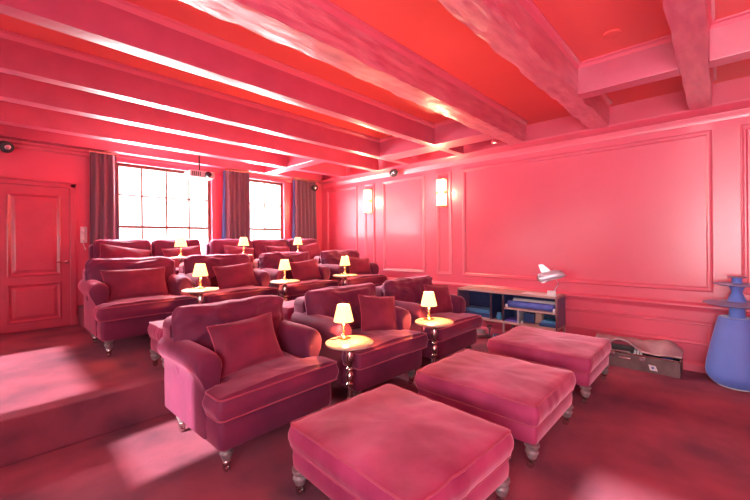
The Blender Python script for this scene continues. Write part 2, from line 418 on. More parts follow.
# ------------------------------------------------------------------ the room
X0, XW, YF, YB, ZC = -1.7, 5.43, -3.4, 6.885, 3.175  # room shell, platform rows and media shelf scaled about the camera, baked into numbers
P1, P2 = 0.31, 0.585
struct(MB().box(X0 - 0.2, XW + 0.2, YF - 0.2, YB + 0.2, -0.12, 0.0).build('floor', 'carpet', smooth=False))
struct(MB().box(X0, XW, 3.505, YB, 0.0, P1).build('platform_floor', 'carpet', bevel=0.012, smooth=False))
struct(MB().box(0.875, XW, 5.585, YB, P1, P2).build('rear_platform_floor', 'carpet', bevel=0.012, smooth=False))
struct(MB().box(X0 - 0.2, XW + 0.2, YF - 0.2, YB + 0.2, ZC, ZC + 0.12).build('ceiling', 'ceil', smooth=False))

def wall_holes(name, axis, pos, th, a0, a1, z1, holes):
    """wall as one mesh of boxes round rectangular openings (a, z)"""
    mb = MB(); hs = sorted(holes); cur = a0
    def put(u0, u1, w0, w1):
        if u1 - u0 < 1e-4 or w1 - w0 < 1e-4: return
        if axis == 'y': mb.box(u0, u1, pos, pos + th, w0, w1)
        else: mb.box(pos, pos + th, u0, u1, w0, w1)
    for (h0, h1, b, t) in hs:
        put(cur, h0, 0, z1); put(h0, h1, 0, b); put(h0, h1, t, z1); cur = h1
    put(cur, a1, 0, z1)
    return struct(mb.build(name, 'wall', smooth=False))
W1 = (1.352, 2.829, 1.21, 2.77); W2 = (3.557, 4.378, 1.21, 2.77)
wall_holes('wall_back', 'y', YB, 0.3, X0, XW, ZC, [W1, W2])
struct(MB().box(XW, XW + 0.2, YF, YB, 0, ZC).build('wall_right', 'wall', smooth=False))
WL1 = (2.5, 3.3, 1.4, 2.4); WL2 = (3.55, 5.53, 1.0, 1.83)  # unseen left windows, sized to shape the sun on floor and armchair
WL3 = (-2.7, 0.5, 0.7, 2.75)  # unseen opening, added to light the right wall and ottomans
wall_holes('wall_left', 'x', X0 - 0.3, 0.3, YF, YB, ZC, [WL1, WL2, WL3])
wall_holes('wall_front', 'y', YF - 0.3, 0.3, X0, XW, ZC, [])

def window(name, axis, pos, a0, a1, z0, z1, cols, rows, meet=None):
    def bx(mb, u0, u1, w0, w1, d0, d1):
        if axis == 'y': mb.box(u0, u1, d0, d1, w0, w1)
        else: mb.box(d0, d1, u0, u1, w0, w1)
    mb = MB(); d0, d1 = pos, pos + 0.06
    fw = 0.05
    bx(mb, a0, a0 + fw, z0, z1, d0 - 0.02, d1); bx(mb, a1 - fw, a1, z0, z1, d0 - 0.02, d1)
    bx(mb, a0 + fw, a1 - fw, z0, z0 + fw, d0 - 0.02, d1); bx(mb, a0 + fw, a1 - fw, z1 - fw, z1, d0 - 0.02, d1)
    o = struct(mb.build(name, 'winframe', smooth=False, bevel=0.004))
    m = MB()
    for k in range(1, cols):
        u = a0 + (a1 - a0) * k / cols; bx(m, u - 0.013, u + 0.013, z0 + fw, z1 - fw, d0 + 0.0, d0 + 0.045)
    for z in rows:
        h = 0.022 if (meet and abs(z - meet) < 0.01) else 0.012
        bx(m, a0 + fw, a1 - fw, z - h, z + h, d0 - 0.002, d0 + 0.047)
    m.build('muntins', 'winframe', o, smooth=False)
    g = MB(); bx(g, a0 + fw, a1 - fw, z0 + fw, z1 - fw, d0 + 0.02, d0 + 0.026)
    g.build('glass', 'glass', o, smooth=False)
    return o
window('window_1', 'y', YB + 0.06, *W1, 4, (2.27, 1.757), 1.757)
window('window_2', 'y', YB + 0.06, *W2, 2, (2.27, 1.757), 1.757)
window('unseen_window_3', 'x', X0 - 0.15, *WL1, 1, ())
window('added_window_5', 'x', X0 - 0.15, *WL3, 3, (2.0,))
window('unseen_window_4', 'x', X0 - 0.15, *WL2, 1, ())
# casings round the two back windows
k = 1
def casing(a0, a1, z0, z1, n):
    m = MB(); w = 0.075
    m.box(a0 - w, a0, YB - 0.03, YB, z0 - 0.02, z1 + w); m.box(a1, a1 + w, YB - 0.03, YB, z0 - 0.02, z1 + w)
    m.box(a0, a1, YB - 0.03, YB, z1, z1 + w); m.box(a0 - w - 0.03, a1 + w + 0.03, YB - 0.07, YB, z0 - 0.06, z0 - 0.02)
    struct(m.build('trim_%d' % n, 'trim', smooth=False, bevel=0.006))
casing(*W1, 1); casing(*W2, 2)

# right wall: panel mouldings
def panel(y0, y1, z0, z1, n, w=0.055, d=0.022):
    m = MB()
    prof = [(0, 0), (0.0, d * 0.6), (w * 0.25, d), (w * 0.5, d * 0.75), (w * 0.75, d * 0.8), (w, d * 0.25), (w, 0)]
    rs = []
    for (yy, zz, sy, sz) in ((y0, z0, 1, 1), (y1, z0, -1, 1), (y1, z1, -1, -1), (y0, z1, 1, -1)):
        rs.append([(XW - dd, yy + sy * ii, zz + sz * ii) for ii, dd in prof])
    m.rings(rs, closed=True)
    return struct(m.build('trim_%d' % n, 'trim', angle=20))
n = 3
for (a, b) in ((5.66, 6.68), (5.14, 5.43), (3.89, 4.91), (3.33, 3.63), (0.05, 3.12), (-2.95, -0.166)):
    panel(a, b, 0.897, 2.675, n); n += 1
for (a, b) in ((5.66, 6.68), (3.89, 4.91), (3.245, 3.63), (0.05, 3.016), (-2.95, -0.166)):
    panel(a, b, 0.30, 0.565, n, 0.045, 0.018); n += 1
def run_y(prof, name, y0=YF, y1=YB, m='trim', x=XW):
    mb = MB(); mb.rings([[(x - d, y, z) for d, z in prof] for y in (y0, y1)])
    return struct(mb.build(name, m, angle=25))
run_y([(0, 0.67), (0.012, 0.67), (0.02, 0.695), (0.03, 0.715), (0.045, 0.725), (0.045, 0.745), (0.03, 0.76), (0.02, 0.77), (0, 0.77)], 'trim_%d' % n); n += 1
run_y([(0, 0.0), (0.025, 0.0), (0.025, 0.07), (0.018, 0.085), (0.010, 0.095), (0, 0.10)], 'baseboard_right'); n += 1
run_y([(0, 2.76), (0.015, 2.76), (0.02, 2.79), (0.04, 2.82), (0.045, 2.835), (0.14, 2.855), (0.18, 2.883), (0.18, 2.90), (0, 2.90)], 'trim_%d' % n); n += 1
mb = MB(); mb.rings([[(x, YB - d, z) for d, z in [(0, 2.80), (0.02, 2.80), (0.03, 2.84), (0.06, 2.86), (0.07, 2.89), (0.07, 2.92), (0, 2.92)]] for x in (X0, XW)])
struct(mb.build('trim_%d' % n, 'trim', angle=25)); n += 1
struct(MB().box(X0, 0.02, YB - 0.02, YB, P1, P1 + 0.12).box(0.86, 0.93, YB - 0.02, YB, P1, P1 + 0.12).build('baseboard_back', 'trim', smooth=False))

# ceiling beams, each with a little moulding where it meets the boards
def beam(y0, y1, zb=2.883, rough=0.0, x0=X0, x1=XW - 0.16, seed=1, name='ceiling_beam'):
    mb = MB(); N = 200 if rough else 8; rs = []
    w = y1 - y0; c = (y0 + y1) / 2
    K = 8 if rough else 3
    for i in range(N + 1):
        x = x0 + (x1 - x0) * i / N
        ring = [(x, y0, ZC)]
        for kz in (0.66, 0.33):
            ring.append((x, y0 + rough * 0.3 * nz((x, kz, 0), 3, seed), zb + (ZC - zb) * kz))
        for j in range(K + 1):
            t = j / K; e = (abs(t - 0.5) * 2) ** 4
            y = y0 + w * t; z = zb
            if rough:
                z += rough * (0.22 * nz((x * 0.8, y * 4, 1), 2.0, seed) + 0.30 * nz((x, y * 2.5, 2), 11, seed)) + rough * 0.15 * e
                y += rough * 0.8 * nz((x, t * 2, 5), 6, seed) * (1 if j in (0, K) else 0.3)
            else:
                z += 0.004 * nz((x, y, 0), 2, seed) + 0.004 * e
            ring.append((x, y, z))
        for kz in (0.33, 0.66):
            ring.append((x, y1 + rough * 0.3 * nz((x, kz, 9), 3, seed), zb + (ZC - zb) * kz))
        ring.append((x, y1, ZC)); rs.append(ring)
    mb.rings(rs)
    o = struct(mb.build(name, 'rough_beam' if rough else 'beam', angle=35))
    m = MB()
    for s, ye in ((-1, y0), (1, y1)):
        pr = [(0.0, ZC), (0.05, ZC), (0.05, ZC - 0.012), (0.03, ZC - 0.022), (0.018, ZC - 0.04), (0.012, ZC - 0.055), (0.0, ZC - 0.06)]
        m.rings([[(x, ye + s * (d + 0.001) - s * 0.012, z) for d, z in pr] for x in (x0, x1)])
    m.build('beam_moulding', 'trim', o, angle=25)
    return o
BEAMS = [(-2.96, -2.81, 0.0), (-1.92, -1.73, 0.02), (-0.96, -0.77, 0.02), (0.05, 0.23, 0.012), (0.98, 1.185, 0.024), (2.0, 2.225, 0.024), (3.0, 3.13, 0.0), (4.077, 4.20, 0.0),
         (4.88, 5.034, 0.0), (5.855, 6.02, 0.0), (6.656, 6.874, 0.0)]
for i, (a, b, r) in enumerate(BEAMS): beam(a, b, rough=r, seed=i + 1)
def trimmer(x0, x1, y0, y1):
    m = MB(); m.box(x0, x1, y0, y1, 2.885, ZC)
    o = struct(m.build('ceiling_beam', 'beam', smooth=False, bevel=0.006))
    q = MB()
    for s, xe in ((-1, x0), (1, x1)):
        pr = [(0.0, ZC), (0.05, ZC), (0.05, ZC - 0.012), (0.03, ZC - 0.022), (0.018, ZC - 0.04), (0.0, ZC - 0.06)]
        q.rings([[(xe + s * d - s * 0.012, y, z) for d, z in pr] for y in (y0, y1)])
    q.build('beam_moulding', 'trim', o, angle=25)
for a, b in ((-1.73, -0.96), (-0.77, 0.05), (0.23, 0.98)): trimmer(3.89, 4.056, a, b)
for a, b in ((2.225, 3.0), (3.13, 4.077)): trimmer(4.44, 4.784, a, b)
for a, b in ((5.034, 5.855), (6.02, 6.656)): trimmer(3.806, 4.056, a, b)
# smoke detector / downlight ring on the boards
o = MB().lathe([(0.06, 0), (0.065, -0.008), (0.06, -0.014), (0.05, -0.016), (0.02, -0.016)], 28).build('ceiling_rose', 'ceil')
o.location = (3.49, 0.624, ZC); tag(o, 'small round cover painted red on the ceiling boards', 'ceiling fitting')
o = thing('ceiling_spotlight', (5.13, 2.41, 2.925), 'small lit spotlight in the ceiling recess above the right wall', 'spotlight')
MB().lathe([(0.035, 0.25), (0.035, 0.03), (0.045, 0.02), (0.045, 0.0), (0.036, 0.0), (0.034, 0.012)], 20).build('housing', 'trim', o)
MB().lathe([(0.033, 0.012), (0.02, 0.006), (0.002, 0.004)], 20).build('diffuser', 'glow_glass', o)

# ------------------------------------------------------------------ door on the back wall
def door():
    y = YB
    f = MB(); f.box(0.785, 0.853, y - 0.05, y, P1, 2.363); f.box(-0.02, 0.047, y - 0.05, y, P1, 2.363); f.box(-0.02, 0.853, y - 0.05, y, 2.30, 2.368)
    f.box(-0.03, 0.863, y - 0.06, y, 2.358, 2.378)
    d = struct(f.build('door_1', 'door', smooth=False, bevel=0.008))
    s = MB(); s.box(0.047, 0.785, y - 0.028, y - 0.002, P1 + 0.012, 2.30)
    sl = s.build('door_leaf', 'door', d, smooth=False)
    for (z0, z1) in ((1.053, 2.186), (0.429, 0.954)):
        m = MB(); x0, x1 = 0.135, 0.686; yy = y - 0.028
        prof = [(0, 0), (0, 0.012), (0.015, 0.020), (0.03, 0.010), (0.045, 0.003), (0.075, 0.010), (0.085, 0.014)]
        rs = []
        for i, dd in prof: rs.append([(x0 + i, yy - dd, z0 + i), (x1 - i, yy - dd, z0 + i), (x1 - i, yy - dd, z1 - i), (x0 + i, yy - dd, z1 - i)])
        m.rings(rs); m.build('door_panel', 'door', d, smooth=False)
    h = MB(); h.lathe([(0.024, 0), (0.024, 0.008), (0.011, 0.012), (0.009, 0.05)], 16)
    h.xf(Matrix.Translation((0.744, y - 0.028, 1.235)) @ Matrix.Rotation(PI / 2, 4, 'X'))
    h.tube([(0.744, y - 0.075, 1.235), (0.71, y - 0.08, 1.237), (0.63, y - 0.08, 1.233)], 0.009, 8)
    h.build('door_handle', 'nickel', d)
door()

# intercom handset on the wall between door and curtain
o = thing('intercom_phone', (0.945, YB, 1.625), 'white intercom handset hanging on the red wall beside the door', 'intercom')
MB().box(-0.04, 0.04, -0.035, 0, -0.12, 0.12).build('wall_unit', 'white', o, bevel=0.012, bseg=3)
m = MB(); m.tube([(-0.012, -0.045, 0.10), (-0.012, -0.065, 0.07), (-0.012, -0.06, 0), (-0.012, -0.065, -0.07), (-0.012, -0.045, -0.10)], [0.02, 0.022, 0.014, 0.022, 0.02], 10).build('handset', 'white', o)
m = MB(); pts = []
for i in range(60):
    a = i * 0.9; u = i / 59
    pts.append((-0.012 + 0.03 * math.sin(u * PI) + 0.006 * math.cos(a), -0.03 + 0.006 * math.sin(a), -0.12 - 0.10 * math.sin(u * PI)))
m.tube(pts, 0.0025, 5).build('coiled_cord', 'white', o)

# ------------------------------------------------------------------ curtains
def curtain(x0, x1, z0, z1, label, seed=1, lining=None, flare=0.0):
    N = 70; mb = MB(); Z = [z0 + (z1 - z0) * k / 10 for k in range(11)]
    def yy(u, z, s): 
        return -0.04 + 0.032 * math.sin(u * (x1 - x0) * 62 + seed + 0.8 * math.sin(z * 1.3 + seed)) + 0.012 * nz((u * 6, z, 0), 1.2, seed)
    rs = []
    t = 0.006
    for z in Z:
        fl = flare * ((z1 - z) / (z1 - z0))
        ring = []
        for i in range(N + 1):
            u = i / N; ring.append((x0 + (x1 - x0 + fl) * u, YB - 0.09 + yy(u, z, 0), z))
        for i in range(N, -1, -1):
            u = i / N; ring.append((x0 + (x1 - x0 + fl) * u, YB - 0.09 + t + yy(u, z, 0), z))
        rs.append(ring)
    mb.rings(rs)
    o = mb.build('curtain', 'curtain'); tag(o, label, 'curtain', 'window curtains')
    MB().box(x0 - 0.01, x1 + 0.01, YB - 0.125, YB - 0.1, z1, z1 + 0.025).build('heading_track', 'brass', o, smooth=False)
    if lining:
        a, b = lining; m = MB(); rs = []
        for k in range(11):
            z = z0 + (z1 - z0) * k / 10; w = (b - a) * (0.25 + 0.75 * (1 - k / 10) ** 1.3)
            rs.append([(b - w, YB - 0.075, z), (b - w * 0.5, YB - 0.105, z), (b, YB - 0.095, z), (b, YB - 0.085, z), (b - w * 0.5, YB - 0.09, z), (b - w, YB - 0.066, z)])
        m.rings(rs); m.build('lining', 'lining', o)
    return o
curtain(1.005, 1.34, P2 + 0.01, 2.852, 'grey purple curtain between the door and the wide window', 1, flare=0.04)
curtain(3.05, 3.53, P2 + 0.01, 2.852, 'dark plum curtain hanging between the two windows', 2, lining=(2.94, 3.06))
curtain(4.60, 5.18, P2 + 0.01, 2.852, 'dark plum curtain in the corner right of the narrow window', 3, lining=(4.50, 4.61))

# ------------------------------------------------------------------ seating
armchair((1.41, 2.735, 0), 'dusky pink velvet armchair nearest the camera with one square pillow', 1.0, 0.02, 3)
armchair((2.63, 2.735, 0), 'red velvet armchair between the two lamp tables of the front row', 1.0, -0.03, 8)
armchair((3.79, 2.72, 0), 'dark wine velvet armchair in the front row beside the media shelf', 1.0, 0.0, 15)
armchair((1.205, 5.02, P1), 'purple velvet armchair in the middle row nearest the door', 0.985, 0.0, 21)
armchair((2.275, 5.02, P1), 'wine velvet armchair in the middle row, second from the door', 1.0, 0.0, 27)
armchair((3.39, 5.02, P1), 'wine velvet armchair in the middle row, third from the door', 1.0, 0.0, 33)
armchair((4.6, 5.02, P1), 'wine velvet armchair in the middle row against the panelled right wall', 0.97, -0.02, 39)

pillow((1.33, 2.60, 0.735), 'dusky pink square pillow on the armchair nearest the camera', 0.27, 0.185, -24, 4, -2, 3)
pillow((2.80, 2.61, 0.735), 'orange lit pillow leaning in the armchair behind the first lamp table', 0.23, 0.19, -22, -12, 8, 5)
pillow((3.98, 2.64, 0.735), 'crumpled wine red pillow in the front armchair beside the media shelf', 0.22, 0.19, -22, -10, 6, 6)
pillow((1.14, 4.87, P1 + 0.725), 'wide pale purple pillow on the middle row armchair nearest the door', 0.32, 0.18, -24, 0, 0, 7)
pillow((2.33, 4.87, P1 + 0.715), 'red pillow on the second armchair of the middle row from the door', 0.28, 0.175, -24, -3, -5, 9)
pillow((3.50, 4.87, P1 + 0.715), 'red pillow on the third armchair of the middle row from the door', 0.27, 0.175, -24, -4, -5, 10)
pillow((4.72, 4.87, P1 + 0.715), 'orange red pillow on the middle row armchair against the right wall', 0.25, 0.175, -24, -8, 5, 12)

ottoman((1.60, 1.35, 0), 'large pink velvet ottoman in front, closest to the camera', seed=2, hx=0.43, rz=-0.05)
ottoman((2.80, 1.335, 0), 'pink velvet ottoman in the middle of the front three', seed=4, hx=0.425)
ottoman((4.07, 1.325, 0), 'pink velvet ottoman nearest the suitcase and media shelf', seed=6)
ottoman((1.455, 3.765, P1), 'purple velvet ottoman behind the nearest armchair on the raised floor', seed=8, hy=0.22)
ottoman((2.74, 3.765, P1), 'velvet ottoman on the raised floor behind the gap of the front armchairs', seed=9, hx=0.43, hy=0.22)

side_table((2.04, 2.235, 0), 'round cream lamp table beside the armchair nearest the camera', 0.665)  # lamp table and lamp positions unprojected from image pixels, then hardcoded
side_table((3.15, 2.15, 0), 'round cream lamp table between the second and third front armchairs', 0.66)
for x, y, lab in ((1.664, 4.37, 'round lamp table in the middle row beside the purple armchair near the door'),
                  (2.787, 4.36, 'round lamp table in the middle row, second from the door'),
                  (3.89, 4.35, 'round lamp table in the middle row closest to the right wall')):
    side_table((x, y, P1), lab, 0.645)
table_lamp((2.065, 2.335, 0.665), 'lit brass lamp on the table beside the armchair nearest the camera', 1.0, 6, 2.6)
table_lamp((3.17, 2.23, 0.66), 'lit brass lamp on the table between the second and third front armchairs', 1.0, 6, 2.6)
for x, y, lab in ((1.685, 4.43, 'lit brass lamp in the middle row beside the purple armchair near the door'),
                  (2.82, 4.42, 'lit brass lamp on the second table of the middle row'),
                  (3.94, 4.41, 'lit brass lamp in the middle row closest to the right wall')):
    table_lamp((x, y, P1 + 0.645), lab, 1.0, 5, 2.6)

def sofa(loc, label, w, n, seed):
    """sofa with n back cushions; origin at front centre of its footprint"""
    t = thing('sofa', loc, label, 'sofa', 'velvet sofas of the back row')
    h = w / 2
    b = MB(); b.box(-h + 0.03, h - 0.03, 0.04, 0.78, 0.13, 0.36); b.build('seat_base', 'velvet', t, bevel=0.03, bseg=3)
    b = MB(); b.box(-h + 0.02, h - 0.02, 0.62, 0.80, 0.13, 0.89); b.build('back_frame', 'velvet', t, bevel=0.04, bseg=4)
    for s in (-1, 1):
        m = MB(); rs = []
        sec = [(h - 0.03, 0.13), (h - 0.025, 0.5)]
        for a in range(-35, 196, 21): sec.append((h - 0.075 + 0.095 * math.cos(math.radians(a)), 0.61 + 0.09 * math.sin(math.radians(a))))
        sec += [(h - 0.14, 0.5), (h - 0.14, 0.13)]
        c = Vector((h - 0.08, 0.4))
        for y, k in ((0.06, 0.45), (0.06, 0.85), (0.08, 0.97), (0.11, 1), (0.5, 1), (0.74, 1)):
            rs.append([(s * (c.x + (x - c.x) * k), y, c.y + (z - c.y) * k) for x, z in sec])
        m.rings(rs); m.build('arm', 'velvet', t, angle=60)
    iw = (w - 0.28) / n
    for k in range(n):
        x = -h + 0.14 + iw * (k + 0.5)
        cm, pt, pb = cushion(rrect(iw / 2 - 0.004, 0.30, 0.05, x, 0.31), 0.355, 0.50, 0.02, er=0.03, seed=seed + k)
        c = cm.build('seat_cushion', 'velvet_cushion', t)
        p = MB(); p.tube(pt, 0.005, 6, True); p.build('piping', 'piping', c)
        bw = (w - 0.10) / n
        xb = -h + 0.05 + bw * (k + 0.5)
        cm, pt, pb = cushion(rrect(bw / 2 - 0.012, 0.23, 0.06, 0, 0, 5, 7), -0.07, 0.07, 0.04, er=0.045, bulge=0.015, seed=seed + 20 + k, wr=0.018)
        cm.xf(Matrix.Translation((xb, 0.55, 0.73)) @ Matrix.Rotation(math.radians(-12), 4, 'X') @ Matrix(((1, 0, 0, 0), (0, 0, -1, 0), (0, 1, 0, 0), (0, 0, 0, 1))))
        cm.build('back_cushion', 'velvet_cushion', t, sub=1)
    for x in (-h + 0.1, h - 0.1):
        for y in (0.12, 0.70): turned_leg(t, x, y, 0.135)
    return t
sofa((1.726, 5.885, P2), 'two seat plum velvet sofa under the wide window', 1.56, 2, 50)
sofa((3.80, 5.885, P2), 'three seat plum velvet sofa under the narrow window', 2.45, 3, 60)
pillow((1.33, 6.25, P2 + 0.69), 'purple pillow on the left seat of the two seat back sofa', 0.32, 0.19, -26, 4, 12, 21, t=0.06)
pillow((2.13, 6.25, P2 + 0.68), 'plum pillow on the right seat of the two seat back sofa behind a lamp', 0.29, 0.18, -26, -4, -6, 22, t=0.06)
pillow((3.06, 6.25, P2 + 0.68), 'plum pillow on the left seat of the three seat back sofa', 0.28, 0.17, -26, 0, 8, 23, t=0.06)
pillow((3.86, 6.25, P2 + 0.68), 'pale plum pillow on the middle seat of the three seat back sofa', 0.27, 0.16, -26, 0, 4, 24, t=0.06)
pillow((4.62, 6.25, P2 + 0.70), 'pink lit pillow on the corner seat of the three seat back sofa', 0.27, 0.17, -26, -8, -12, 25, t=0.06)
for x, y, lab, lab2 in ((1.91, 5.735, 'round lamp table in front of the two seat back sofa', 'lit brass lamp in front of the two seat back sofa'),
                        (2.88, 5.735, 'round lamp table in front of the left seat of the three seat back sofa', 'lit brass lamp before the left seat of the three seat back sofa'),
                        (3.95, 5.735, 'round lamp table in front of the middle of the three seat back sofa', 'lit brass lamp before the middle of the three seat back sofa')):
    side_table((x, y, P2), lab, 0.70, 0.145)
    table_lamp((x, y, P2 + 0.70), lab2, 1.0, 4, 2.6)

# ------------------------------------------------------------------ wall and ceiling fittings
def sconce(y, label):
    t = thing('wall_sconce', (XW, y, 2.32), label, 'wall light', 'glass block wall sconces')
    MB().box(-0.02, 0, -0.075, 0.075, -0.25, 0.25).build('backplate', 'sconce_plate', t, bevel=0.004)
    for z in (0.125, -0.125):
        MB().box(-0.11, -0.02, -0.075, 0.075, z - 0.095, z + 0.095).build('glass_block', 'glow_glass', t, bevel=0.012, bseg=3)
    for z0, z1 in ((-0.02, 0.02), (-0.235, -0.222), (0.222, 0.235)): MB().box(-0.115, -0.02, -0.08, 0.08, z0, z1).build('bracket', 'sconce_plate', t, bevel=0.003)
    ld = bpy.data.lights.new('sconce_light', 'POINT'); ld.energy = 14; ld.color = (1.0, 0.62, 0.32); ld.shadow_soft_size = 0.06
    lo = bpy.data.objects.new('sconce_light', ld); C.objects.link(lo); lo.parent = t; lo.location = (-0.2, 0, 0)
sconce(3.49, 'lit glass block sconce on the right wall nearer the camera')
sconce(5.29, 'lit glass block sconce on the right wall nearer the window corner')

def wall_speaker(loc, rz, label, tilt=15):
    t = thing('wall_speaker', loc, label, 'speaker', 'small round satellite speakers', rz)
    b = MB(); b.lathe([(0.02, -0.09), (0.05, -0.085), (0.068, -0.06), (0.075, -0.02), (0.075, 0.03), (0.072, 0.04), (0.062, 0.045)], 28)
    mt = Matrix.Rotation(math.radians(tilt), 4, 'X') @ Matrix.Rotation(PI / 2, 4, 'X')
    b.xf(mt); b.build('cabinet', 'black', t)
    g = MB(); g.lathe([(0.063, 0.043), (0.055, 0.05), (0.03, 0.055), (0.002, 0.056)], 28).xf(mt); g.build('grille', 'grille', t)
    r = MB(); r.lathe([(0.02, 0.054), (0.03, 0.062), (0.022, 0.066), (0.002, 0.064)], 20).xf(mt); r.build('driver', 'silver', t)
    a = MB(); a.tube([(0, 0.05, 0.0), (0, 0.12, 0.02), (0, 0.14, 0.02)], 0.012, 8); a.lathe([(0.03, -0.004), (0.03, 0.006)], 16, (0, 0, 0))
    a.build('bracket', 'black', t)
    return t
wall_speaker((XW - 0.14, 4.51, 2.784), -PI / 2 + 0.5, 'black round speaker on the cornice of the right wall between the sconces')
wall_speaker((5.065, YB - 0.20, 2.717), -0.15, 'black round speaker in the corner in front of the curtain')
wall_speaker((0.135, YB - 0.16, 2.764), 0.3, 'round speaker high on the back wall above the door')

t = thing('projector', (2.454, 6.45, 2.644), 'grey projector hanging from the ceiling in front of the wide window', 'projector')
MB().box(-0.2, 0.2, -0.15, 0.15, -0.06, 0.06).build('body', 'projector', t, bevel=0.02, bseg=3)
m = MB(); m.lathe([(0.05, 0), (0.05, 0.04), (0.042, 0.045), (0.04, 0.03)], 24).xf(Matrix.Translation((0.08, -0.15, 0.0)) @ Matrix.Rotation(PI / 2, 4, 'X')); m.build('lens_ring', 'black', t)
m = MB(); m.lathe([(0.04, 0.03), (0.03, 0.038), (0.002, 0.042)], 20).xf(Matrix.Translation((0.08, -0.15, 0.0)) @ Matrix.Rotation(PI / 2, 4, 'X')); m.build('lens', 'lens', t)
m = MB()
for i in range(5): m.box(-0.17 + i * 0.03, -0.155 + i * 0.03, -0.153, -0.145, -0.035, 0.035)
m.build('vent', 'black', t)
MB().lathe([(0.014, 0.06), (0.014, 0.52)], 12).lathe([(0.05, 0.512), (0.05, 0.531)], 20).lathe([(0.06, 0.055), (0.06, 0.075)], 20).build('mount_pole', 'black', t)

# ------------------------------------------------------------------ media shelf
SX, SB = 5.03, XW - 0.05
Y0, Y1, Z0, Z1 = 1.53, 2.995, 0.30, 0.746
t = thing('media_shelf', (0, 0, 0), 'low open media shelf on metal legs against the red right wall', 'shelf unit')
MB().box(SX, SB, Y0, Y1, Z1 - 0.03, Z1).build('shelf_top', 'shelf_face', t, bevel=0.003)
MB().box(SX, SB, Y0, Y1, Z0, Z0 + 0.03).build('shelf_bottom', 'shelf_face', t, bevel=0.003)
MB().box(SX, SB, Y0, Y0 + 0.022, Z0 + 0.03, Z1 - 0.03).build('side_panel', 'shelf_side', t, bevel=0.002)
MB().box(SX, SB, Y1 - 0.022, Y1, Z0 + 0.03, Z1 - 0.03).build('side_panel', 'shelf_side', t, bevel=0.002)
for y0, y1 in ((Y0, Y0 + 0.02), (Y1 - 0.02, Y1)): MB().box(SX - 0.003, SX, y0, y1, Z0, Z1).build('edge_strip', 'silver', t, smooth=False)
MB().box(SB - 0.012, SB, Y0 + 0.022, Y1 - 0.022, Z0 + 0.03, Z1 - 0.03).build('back_panel', 'shelf_back', t, smooth=False)
for y in (2.44, 2.255): MB().box(SX + 0.005, SB - 0.012, y - 0.011, y + 0.011, Z0 + 0.03, Z1 - 0.03).build('divider', 'shelf_back', t, bevel=0.002)
for y in (2.44, 2.255): MB().box(SX, SX + 0.005, y - 0.011, y + 0.011, Z0 + 0.03, Z1 - 0.03).build('edge_strip', 'silver', t, smooth=False)
MB().box(SX + 0.005, SB - 0.012, Y0 + 0.022, 2.244, 0.508, 0.53).build('inner_shelf', 'shelf_face', t, bevel=0.002)
MB().box(SX + 0.005, SB - 0.012, 2.035, 2.055, Z0 + 0.03, 0.508).build('divider', 'shelf_edge', t, bevel=0.002)
for y0, y1 in ((Y0, Y0 + 0.025), (Y1 - 0.025, Y1), (2.245, 2.265)):
    m = MB(); m.box(SX + 0.01, SX + 0.035, y0, y1, 0, Z0); m.box(SB - 0.035, SB - 0.01, y0, y1, 0, Z0); m.box(SX + 0.035, SB - 0.035, y0, y1, 0.0, 0.025)
    m.build('leg_frame', 'shelf_edge', t, smooth=False)
def item(name, mb, m, label, cat, group=None, bevel=0.004):
    return tag(mb.build(name, m, bevel=bevel), label, cat, group)
ZB, ZI = Z0 + 0.03, 0.53
# left bay
item('equipment_case', MB().box(SX + 0.06, SB - 0.05, 2.49, 2.94, ZB, ZB + 0.06), 'item_navy', 'dark navy flat case at the bottom of the left shelf bay', 'case')
item('equipment_case', MB().box(SX + 0.07, SB - 0.06, 2.50, 2.91, ZB + 0.061, ZB + 0.11), 'item_teal', 'pale blue flat case lying on the navy case in the left shelf bay', 'case')
# narrow bay
m = MB(); m.lathe([(0.03, 0), (0.04, 0.01), (0.045, 0.05), (0.03, 0.08), (0.032, 0.095), (0.027, 0.095), (0.022, 0.08)], 18, (SX + 0.08, 2.35, ZB))
item('small_jar', m, 'item_teal', 'small blue jar in the narrow middle shelf bay', 'jar', bevel=0)
# upper right bay
m = MB(); m.lathe([(0.02, -0.31), (0.045, -0.31), (0.048, -0.30), (0.048, 0.30), (0.045, 0.31), (0.02, 0.31)], 20).xf(Matrix.Translation((SX + 0.085, 1.90, ZI + 0.049)) @ Matrix.Rotation(PI / 2, 4, 'X'))
item('rolled_cloth', m, 'item_blue', 'long blue roll lying in the upper right shelf bay', 'roll', bevel=0)
m = MB(); m.lathe([(0.015, -0.29), (0.034, -0.29), (0.034, 0.29), (0.015, 0.29)], 18).xf(Matrix.Translation((SX + 0.20, 1.89, ZI + 0.085)) @ Matrix.Rotation(PI / 2, 4, 'X'))
m.box(SX + 0.17, SX + 0.23, 1.66, 2.12, ZI + 0.0005, ZI + 0.052)
item('paper_roll', m, 'paper', 'long pale paper roll on its box behind the blue roll', 'roll', bevel=0)
m = MB(); m.lathe([(0.018, 0), (0.02, 0.01), (0.016, 0.04), (0.01, 0.045)], 14, (SX + 0.04, 2.222, ZI)); item('white_ornament', m, 'white', 'tiny white object at the left end of the upper shelf', 'ornament', bevel=0)
m = MB(); m.lathe([(0.018, 0), (0.022, 0.01), (0.02, 0.03), (0.01, 0.05)], 14, (SX + 0.04, 1.576, ZI)); item('white_cup', m, 'white', 'tiny white object at the right end of the upper shelf', 'ornament', bevel=0)
